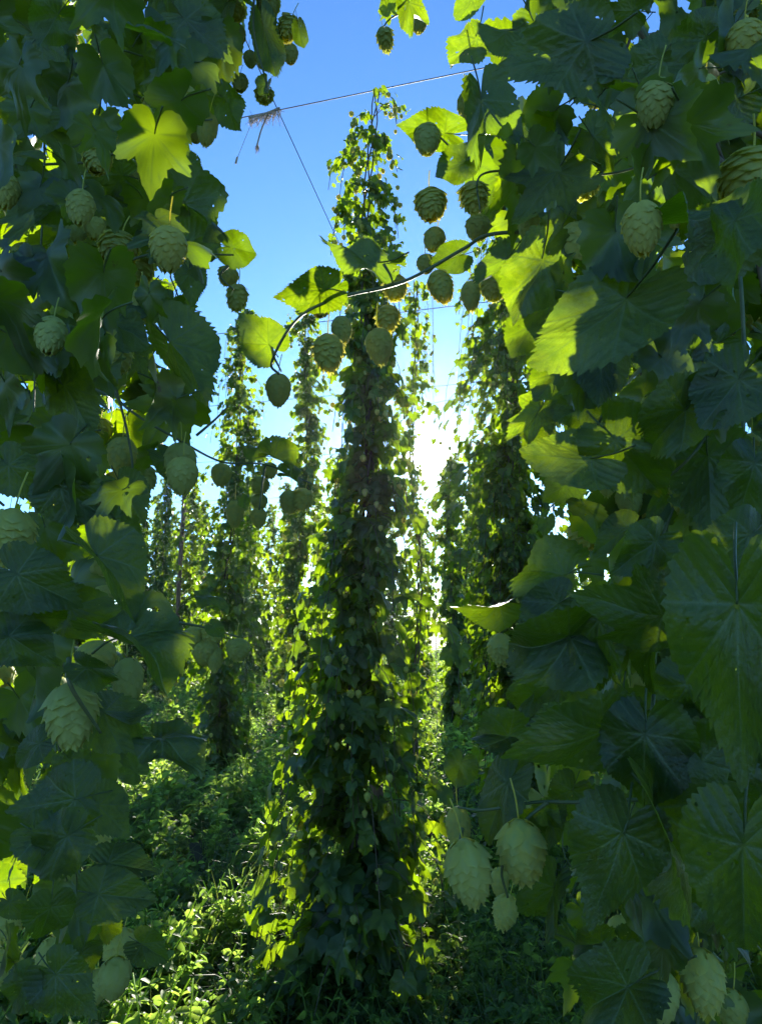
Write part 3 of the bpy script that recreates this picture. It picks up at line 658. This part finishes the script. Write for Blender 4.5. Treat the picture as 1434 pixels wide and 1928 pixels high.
RR = [
 ((848, 252), (736, 238), dict(d=.95, f=-1, t=1, roll=20, w=.75)), ((724, 497), (588, 468), dict(d=.78, f=-1, t=0, roll=45, w=.9)),
 ((622, 542), (516, 560), dict(d=.75, f=-1, t=1, roll=-15, w=1.05)), ((512, 655), (450, 590), dict(d=.78, f=-1, t=1, roll=10, w=1.2)),
 ((640, 535), (612, 575), dict(d=.8, f=-1, t=0)), ((740, 490), (768, 478), dict(d=.78, f=-1, t=2)),
 ((735, 20), (722, -25), dict(d=1.0, f=-1, t=0)), ((728, 15), (735, 52), dict(d=1.0, f=-1, t=3)), ((768, 0), (792, 76), dict(d=.95, f=-1, t=0, w=.8)),
 ((1058, 308), (965, 440), dict(d=.72, f=-1, t=5, roll=10, w=1.1)), ((1152, 148), (1075, 200), dict(d=.85, f=-1, t=3)), ((1120, 75), (925, 145), dict(d=.62, f=-1, t=1, roll=15)),
 ((905, 175), (932, 335), dict(d=.72, f=-1, t=2, roll=10, w=.8)), ((880, 300), (812, 345), dict(d=.85, f=-1, t=0, roll=20)), ((900, 60), (850, 150), dict(d=.9, f=-1, t=0, roll=30)),
 ((890, -10), (862, 60), dict(d=.9, f=-1, t=0, roll=40)), ((960, 60), (880, 55), dict(d=.75, f=-1, t=2, roll=60)), ((1000, 30), (1040, 130), dict(d=.8, f=-1, t=0)),
 ((1200, 540), (985, 745), dict(d=.50, f=-1, t=0, roll=30, w=.8)), ((1392, 400), (1352, 572), dict(d=.42, f=1, t=1, roll=15, w=.95)), ((1400, 390), (1190, 465), dict(d=.46, f=-1, t=0, roll=25)),
 ((1025, 470), (972, 642), dict(d=.7, f=-1, t=0, roll=30, w=.8)), ((1130, 862), (955, 872), dict(d=.55, f=-1, t=0, roll=15, w=.9)), ((1360, 640), (1282, 690), dict(d=.65, f=-1, t=3)),
 ((1145, 815), (1262, 955), dict(d=.55, f=1, t=1)), ((1330, 840), (1345, 1025), dict(d=.6, f=-1, t=1, w=.95)), ((1270, 890), (1215, 985), dict(d=.7, f=-1, t=3)),
 ((1150, 620), (1110, 780), dict(d=.62, f=-1, t=2, roll=-15)), ((1250, 600), (1180, 700), dict(d=.7, f=-1, t=0)), ((1400, 700), (1300, 830), dict(d=.5, f=-1, t=1)),
 ((1300, 760), (1200, 860), dict(d=.52, f=1, t=0)), ((1420, 860), (1390, 1000), dict(d=.5, f=1, t=0)),
 ((1267, 1163), (1072, 1132), dict(d=.50, f=1, t=3, roll=-30, tilt=-.02, w=.9)), ((1075, 1075), (945, 1135), dict(d=.62, f=-1, t=0, roll=-40, w=.9)),
 ((950, 1135), (850, 1162), dict(d=.62, f=1, t=2, roll=-60, w=.9)), ((1090, 1195), (925, 1250), dict(d=.56, f=1, t=0, roll=-10)), ((1060, 1130), (960, 1195), dict(d=.6, f=-1, t=0, roll=-20)),
 ((1130, 1150), (1110, 1322), dict(d=.55, f=1, t=1, roll=25, w=.8)), ((1228, 1205), (1214, 1312), dict(d=.58, f=1, t=2, roll=40, w=.6)), ((1385, 1100), (1396, 1482), dict(d=.38, f=1, t=1, w=.75)),
 ((1160, 1375), (945, 1425), dict(d=.48, f=1, t=1, roll=-15, w=.9)), ((1215, 1362), (1205, 1548), dict(d=.46, f=1, t=1, w=1.1)), ((1180, 1550), (1110, 1748), dict(d=.44, f=1, t=1, w=1.0)),
 ((1228, 1495), (1338, 1782), dict(d=.46, f=1, t=2, roll=-35, w=.7)), ((1400, 1560), (1390, 1850), dict(d=.38, f=1, t=0, w=.9)), ((870, 1430), (850, 1490), dict(d=.66, f=1, t=0, w=1.2)),
 ((965, 1460), (885, 1595), dict(d=.58, f=1, t=1, roll=35, w=.9)), ((968, 1388), (872, 1370), dict(d=.62, f=1, t=2, roll=20)), ((1005, 1545), (900, 1548), dict(d=.64, f=1, t=0, roll=-35)),
 ((1045, 1660), (1002, 1782), dict(d=.55, f=1, t=2, roll=35, w=.8)), ((1215, 1795), (1262, 1852), dict(d=.6, f=-1, t=3)), ((1140, 1775), (1065, 1785), dict(d=.55, f=1, t=0)),
 ((1230, 1850), (1165, 1895), dict(d=.46, f=1, t=4)), ((1195, 1850), (1050, 1925), dict(d=.44, f=1, t=0)), ((985, 1450), (925, 1455), dict(d=.6, f=-1, t=3)),
 ((1080, 1368), (975, 1378), dict(d=.56, f=-1, t=0, roll=20)), ((1170, 1770), (1235, 1800), dict(d=.55, f=1, t=2)), ((1020, 1520), (1060, 1560), dict(d=.6, f=-1, t=0)),
 ((1300, 1420), (1434, 1560), dict(d=.46, f=1, t=1)), ((1290, 1270), (1330, 1420), dict(d=.50, f=1, t=0)), ((1320, 1680), (1434, 1760), dict(d=.5, f=1, t=1)),
 ((1250, 100), (1180, 200), dict(d=.72, f=-1, t=1)), ((1340, 60), (1250, 130), dict(d=.65, f=-1, t=0)), ((1400, 180), (1290, 230), dict(d=.62, f=-1, t=1)), ((1110, 250), (1180, 330), dict(d=.8, f=-1, t=0)),
 ((1200, 380), (1120, 400), dict(d=.7, f=-1, t=0)), ((1260, 310), (1340, 390), dict(d=.65, f=-1, t=1)), ((1200, 20), (1110, 20), dict(d=.75, f=-1, t=3)), ((960, 480), (900, 560), dict(d=.9, f=-1, t=0)),
 ((870, 480), (800, 500), dict(d=.9, f=-1, t=0, roll=30)), ((1290, 560), (1330, 620), dict(d=.7, f=-1, t=3)), ((1100, 540), (1050, 600), dict(d=.8, f=-1, t=0)), ((1190, 990), (1110, 1040), dict(d=.6, f=1, t=0)),
 ((1030, 975), (1022, 1016), dict(d=.85, f=-1, t=0, w=.9)), ((1010, 780), (960, 850), dict(d=.8, f=-1, t=0)), ((1420, 1000), (1300, 1090), dict(d=.45, f=1, t=1)), ((1240, 1010), (1150, 1090), dict(d=.5, f=1, t=0)),
]
CL = [(122, 205, 42, 52), (213, 158, 40, 52), (292, 205, 42, 65), (278, 243, 40, 55), (262, 332, 40, 52), (218, 283, 38, 45), (230, 480, 58, 75), (265, 512, 45, 60), (152, 570, 40, 60), (395, 245, 38, 65),
      (220, 672, 50, 68), (8, 620, 50, 85), (232, 860, 45, 75), (342, 872, 58, 82), (268, 905, 45, 65), (30, 1010, 72, 112), (182, 1240, 62, 74), (240, 1282, 55, 92), (133, 1342, 78, 122), (195, 1412, 36, 36), (197, 1450, 42, 52),
      (102, 1802, 48, 74), (175, 1755, 48, 60), (235, 1778, 50, 65), (220, 1842, 50, 78), (185, 1855, 50, 62), (105, 1297, 45, 52), (20, 1332, 50, 82), (60, 110, 44, 55), (170, 30, 40, 50),
      (415, 45, 38, 50), (445, 30, 32, 45), (443, 72, 35, 42), (490, 57, 38, 46), (505, 20, 35, 45), (550, 62, 30, 60), (500, 114, 35, 56), (545, 106, 30, 42), (453, 160, 24, 38), (498, 180, 28, 34), (470, 112, 22, 32), (405, 95, 26, 40),
      (437, 522, 32, 38), (450, 562, 32, 55), (420, 895, 32, 46), (443, 968, 32, 54), (503, 888, 30, 32), (495, 915, 30, 36), (488, 945, 30, 32), (486, 975, 30, 40), (547, 945, 32, 46), (575, 942, 32, 46),
      (385, 1227, 42, 52), (405, 1240, 32, 48), (447, 1222, 42, 44), (400, 1192, 36, 42), (365, 1200, 32, 40)]
CR = [(805, 270, 42, 66), (880, 206, 46, 62), (808, 390, 48, 64), (890, 370, 45, 60), (903, 433, 42, 50), (822, 458, 40, 52), (820, 548, 36, 72), (743, 543, 38, 52), (605, 578, 42, 66), (640, 625, 38, 58), (617, 665, 48, 76),
      (730, 600, 38, 52), (710, 652, 44, 72), (885, 558, 36, 60), (927, 545, 42, 52), (1090, 340, 55, 76), (1080, 466, 56, 88), (1170, 475, 50, 52), (1418, 342, 92, 116), (1105, 822, 55, 72), (1165, 817, 55, 58),
      (1290, 922, 66, 90), (1215, 960, 50, 70), (720, 72, 26, 46), (790, 45, 26, 42), (860, 1558, 46, 84), (870, 1640, 70, 124), (990, 1515, 48, 70), (975, 1600, 72, 118), (940, 1660, 34, 56), (960, 1716, 38, 66),
      (1315, 1838, 62, 112), (1190, 1732, 50, 44), (1380, 1900, 52, 74), (940, 1222, 40, 62), (990, 1285, 38, 42), (525, 737, 40, 66), (1035, 75, 36, 46), (1270, 800, 50, 60), (1100, 1010, 50, 60), (800, 500, 30, 38)]

def place_leaves(par, lst):
    for b, t, k in lst:
        if par is LEFT:
            c = ((b[0] * .55 + t[0] * .45), (b[1] * .55 + t[1] * .45)); q = .80 if k.get('d', 1) > .5 else .86
            b = (c[0] + (b[0] - c[0]) * q, c[1] + (b[1] - c[1]) * q); t = (c[0] + (t[0] - c[0]) * q, c[1] + (t[1] - c[1]) * q)
        M = leaf_at(b, t, k.get('d'), k.get('tilt', 0), k.get('roll', 0) + rng.normal(0, 12), k.get('f', 1), k.get('w', 1))
        alt = ALT[k.get('t', 0)]; put(par, ME_LEAF[alt[rng.integers(0, len(alt))]], M_LEAF, 'leaf', M)
def place_cones(par, lst):
    for n_, (x, y, w_, h) in enumerate(lst):
        big = h > 100
        put(par, ME_CONE[2 if big else n_ % 4], M_CONE, 'hop_cone', cone_at(x, y, w_, h))
RR += [((1060, 690), (1000, 770), dict(d=.74, f=-1, t=1)), ((1100, 640), (1040, 730), dict(d=.78, f=-1, t=0)), ((1020, 760), (985, 850), dict(d=.80, f=-1, t=3)), ((1110, 760), (1030, 800), dict(d=.70, f=-1, t=0)),  # extra leaves, mostly added to keep the sun off the near right ones
       ((1010, 600), (960, 690), dict(d=.85, f=-1, t=0)), ((1040, 560), (1010, 660), dict(d=.76, f=-1, t=1)), ((1080, 900), (1010, 950), dict(d=.66, f=-1, t=1)),
       ((1050, 1200), (985, 1260), dict(d=.68, f=1, t=1)), ((1060, 1270), (1000, 1330), dict(d=.66, f=1, t=0)), ((1010, 1300), (950, 1350), dict(d=.70, f=1, t=0)), ((1040, 1530), (1010, 1600), dict(d=.62, f=1, t=0)), ((1080, 1480), (1040, 1560), dict(d=.64, f=1, t=1)),
       ((1060, 430), (1010, 520), dict(d=.85, f=-1, t=0)), ((960, 230), (930, 320), dict(d=.85, f=-1, t=1))]
def more_cones(poly, n, seed, x0, x1):
    r_ = np.random.default_rng(seed); x = r_.uniform(x0, x1, 400); y = r_.uniform(0, 1900, 400); ok = inside(poly, x, y); out = []
    for a, b in zip(x[ok], y[ok]):
        if all(abs(a - c[0]) > 38 or abs(b - c[1]) > 60 for c in out): out.append((a, b, 42, r_.uniform(52, 70)))
        if r_.random() < .5 and out and len(out) < n: c = out[-1]; out.append((c[0] + r_.uniform(22, 36), c[1] + r_.uniform(-20, 34), 38, r_.uniform(46, 62)))
        if len(out) >= n: break
    return out
def inside(poly, x, y):
    poly = np.asarray(poly, float); n = len(poly); c = np.zeros(len(x), bool); j = n - 1
    for i in range(n):
        xi, yi = poly[i]; xj, yj = poly[j]
        c ^= ((yi > y) != (yj > y)) & (x < (xj - xi) * (y - yi) / (yj - yi + 1e-12) + xi); j = i
    return c
CL += more_cones([(0, 20), (360, 20), (330, 300), (300, 620), (280, 800), (170, 960), (200, 1500), (180, 1850), (0, 1880)], 30, 5, 0, 380)
CR += more_cones([(960, 20), (1430, 20), (1430, 1000), (1120, 1000), (1060, 700), (980, 400)], 26, 6, 940, 1430)
place_leaves(LEFT, LL); place_leaves(RIGHT_P, RR); place_cones(LEFT, CL); place_cones(RIGHT_P, CR)

# shoots that carry them
for q in ([(82, -60, .95), (80, 120, .95), (84, 330, .95), (70, 600, .9), (60, 900, .85)], [(180, 600, .8), (210, 700, .8), (250, 880, .8), (240, 1100, .8)],
          [(84, 310, .95), (190, 300, .9), (300, 240, .88), (400, 225, .9)], [(150, 540, .8), (280, 480, .8), (440, 480, .85)], [(60, 640, .85), (180, 680, .85), (230, 760, .83), (340, 830, .82), (420, 870, .93), (500, 875, .93), (590, 912, .93)],
          [(370, 820, .9), (405, 790, .9), (430, 765, .88)], [(0, 840, .8), (110, 815, .8), (190, 810, .8)], [(480, -40, 1.0), (478, 60, 1.0), (500, 150, 1.0), (505, 185, 1.0)], [(130, 1240, .5), (133, 1290, .48), (190, 1380, .5)],
          [(60, 900, .85), (100, 1200, .7), (120, 1500, .65), (170, 1760, .6), (160, 2100, .6)], [(430, 500, .86), (415, 520, .86), (440, 545, .86)], [(320, 1170, .85), (380, 1180, .84), (450, 1200, .84)],
          [(500, 875, .93), (495, 900, .92), (488, 960, .92)]):
    stem(LEFT, q, .0020)
for q in ([(1300, 410, .75), (1100, 435, .75), (930, 440, .80), (870, 470, .8), (760, 530, .78), (640, 560, .77), (560, 600, .76), (512, 680, .77), (525, 705, .78)], [(722, 497, .78), (735, 520, .78), (740, 535, .78)], [(512, 655, .78), (516, 672, .77), (530, 700, .77)],
          [(1170, -20, .8), (1230, 90, .78), (1330, 260, .75), (1380, 420, .7), (1400, 700, .65), (1380, 1100, .6), (1330, 1600, .6), (1300, 2200, .6)], [(1000, 320, .9), (905, 330, .88), (903, 400, .87)], [(870, 300, .95), (830, 260, .95), (812, 245, .95)],
          [(1330, 260, .75), (1180, 320, .75), (1090, 330, .75)], [(1290, 520, .7), (1200, 590, .7), (1090, 640, .7)], [(1300, 1500, .55), (1100, 1510, .56), (1010, 1510, .57), (910, 1525, .58), (862, 1520, .6)], [(1030, 1510, .56), (985, 1550, .56), (945, 1630, .56), (955, 1690, .56)],
          [(870, 1560, .58), (866, 1585, .57), (868, 1590, .57)], [(1230, 1310, .58), (1225, 1350, .5), (1215, 1365, .46)], [(790, -30, .97), (775, 10, .97), (735, 35, .99), (722, 50, 1.0)], [(1210, 1790, .6), (1270, 1810, .55), (1310, 1800, .53)],
          [(1200, 720, .75), (1130, 790, .72), (1090, 900, .8), (1030, 960, .85)], [(1240, 480, .7), (1170, 520, .7), (1130, 600, .7)], [(1360, 780, .6), (1290, 870, .6), (1210, 930, .62)]):
    stem(RIGHT_P, q, .0026 if len(q) > 7 else .0018)
# thick old bines
for q, r0 in (([(1150, -60, .82), (1180, 20, .82), (1235, 95, .80), (1325, 180, .78), (1440, 260, .76)], .0055), ([(1225, 215, .8), (1290, 260, .78), (1355, 305, .77), (1400, 380, .76), (1440, 560, .74)], .0050), ([(1205, -40, .83), (1190, 60, .81), (1140, 170, .80), (1100, 230, .82)], .0022),
              ([(1270, 200, .78), (1330, 150, .76), (1434, 110, .74)], .0022), ([(1260, 195, .8), (1330, 240, .79), (1365, 310, .78)], .0022)):
    stem(RIGHT_P, q, r0, M_BINE, 'bine')
def main_bine(par, x, y, ph):
    sp = Soup()
    for k in range(3):
        z = np.linspace(0, 5.2, 50); sp.tube(np.stack([x + .03 * np.cos(z * 4 + k * 2.1 + ph) + .02 * np.sin(z * 1.3), y + .03 * np.sin(z * 4 + k * 2.1 + ph), z], 1) - offs(par), np.linspace(.011, .005, 50), 7)
    return sp.build('bine', M_BINE, par)
main_bine(LEFT, -.75, 1.05, 0); main_bine(RIGHT_P, .80, 1.05, 1)

# the leaves deeper in the two near plants
PL = [(-500, -700), (470, -700), (520, -60), (500, 40), (440, 60), (370, 130), (345, 250), (335, 380), (350, 470), (320, 560), (305, 650), (340, 740), (300, 830), (240, 900), (225, 1080), (235, 1230), (225, 1300), (210, 1400), (130, 1480), (110, 1600), (170, 1690), (190, 1800), (190, 2600), (-500, 2600)]
PR = [(930, -700), (1900, -700), (1900, 2600), (1120, 2600), (1090, 1900), (1090, 1760), (1080, 1600), (1020, 1460), (1010, 1340), (990, 1240), (1120, 1080), (1130, 1010), (1090, 900), (1060, 790), (1060, 690), (1010, 600), (960, 520), (940, 430), (900, 340), (900, 200), (920, 60)]
def fill(par, poly, n, seed, dmin, dmax, lo, hi, twigs=30):
    r_ = np.random.default_rng(seed); poly = np.array(poly, float)
    x = r_.uniform(poly[:, 0].min(), poly[:, 0].max(), n * 2); y = r_.uniform(-700, 2600, n * 2)
    ok = inside(poly, x, y); x, y = x[ok][:n], y[ok][:n]; n = len(x)
    d = dmin + (dmax - dmin) * r_.random(n) ** .9
    p = np.stack([P(a, b, c) for a, b, c in zip(x, y, d)])
    ok = p[:, 2] > .1; p = p[ok]; n = len(p)
    az = r_.uniform(0, 6.28, n); o = np.stack([np.cos(az), np.sin(az), np.zeros(n)], 1)
    yv = o * r_.uniform(.2, .9, (n, 1)) + np.stack([0 * az, 0 * az, -r_.uniform(.3, 1.1, n)], 1)
    zv = np.stack([r_.normal(0, .45, n), r_.choice([-1, 1, 1], n) * r_.uniform(.2, 1, n), r_.uniform(.2, 1, n)], 1)
    s = r_.uniform(lo, hi, n)
    M = frame(p - unit(yv) * (s * .4)[:, None] - offs(par), yv, zv, s); w_ = r_.integers(0, 4, n); sp = Soup()
    for k in range(4): sp.add(MIDT[k], M[w_ == k])
    o_ = sp.build('foliage', M_FILL, par)
    # small cones among them
    m = n // 6; idx = r_.permutation(n)[:m]; h = r_.uniform(.032, .045, m)
    up = unit(np.stack([r_.normal(0, .15, m), r_.normal(0, .15, m), np.ones(m)], 1)); f = np.tile([1.0, .3, 0], (m, 1))
    sp = Soup(); Mc = frame(p[idx] - offs(par) + r_.normal(0, .03, (m, 3)), f, up, h)
    sp.add(CONE_HI[0], Mc[::2]); sp.add(CONE_HI[1], Mc[1::2]); c = sp.build('hop_cone', M_CONES, par); c['kind'] = 'stuff'
    # twigs
    sp = Soup()
    for k in r_.permutation(n)[:twigs]:
        q = p[k] - offs(par); dv = r_.normal(0, 1, 3) * [.05, .05, .05]; sp = Soup(); sp.tube(curve([q - dv, q + r_.normal(0, .015, 3), q + dv], 7), .0018, 4); sp.build('side_shoot', M_STEM, par)
fill(LEFT, PL, 300, 3, .80, 1.35, .050, .095)
fill(LEFT, PL, 360, 33, 1.4, 2.3, .06, .105)
fill(LEFT, [(-300, -400), (470, -400), (500, 60), (440, 70), (390, 200), (370, 330), (400, 470), (370, 560), (350, 700), (330, 800), (290, 900), (-300, 900)], 400, 55, .85, 1.5, .055, .10)
fill(RIGHT_P, PR, 620, 4, .72, 1.3, .060, .105)
fill(RIGHT_P, [(1080, 60), (1434, 60), (1434, 1900), (1100, 1900), (1060, 1500), (960, 1350), (980, 1150), (1120, 1050), (1080, 700), (1000, 420)], 95, 66, .50, .72, .035, .062, 0)
fill(LEFT, [(0, 0), (380, 0), (340, 300), (330, 640), (300, 820), (210, 1000), (230, 1380), (130, 1600), (200, 1900), (0, 1900)], 80, 77, .52, .75, .035, .062, 0)
fill(RIGHT_P, PR, 480, 44, 1.4, 2.2, .060, .105)

# ================================================================== ADDED GLARE VEIL
def glare_haze():  # added thin volume imitating the veiling glare around the sun
    x0, x1, y0, y1, z0, z1 = -60, 60, -6, 70, -1.2, 7.5
    V = np.array([(x, y, z) for x in (x0, x1) for y in (y0, y1) for z in (z0, z1)], float)
    T = np.array([(0, 1, 3), (0, 3, 2), (4, 6, 7), (4, 7, 5), (0, 4, 5), (0, 5, 1), (2, 3, 7), (2, 7, 6), (0, 2, 6), (0, 6, 4), (1, 5, 7), (1, 7, 3)])
    m = new_mat('glare_haze'); o = node(m, 'ShaderNodeOutputMaterial'); v = node(m, 'ShaderNodeVolumePrincipled')
    v.inputs['Color'].default_value = (.85, .92, 1, 1); v.inputs['Density'].default_value = .00035; v.inputs['Anisotropy'].default_value = .8
    m.node_tree.links.new(v.outputs[0], o.inputs['Volume'])
    tag(link('glare_haze', mesh_np('glare_haze', V, T, smooth=False), m), 'thin veil added to the air for the glare around the sun', 'glare_haze', kind='stuff')
glare_haze()
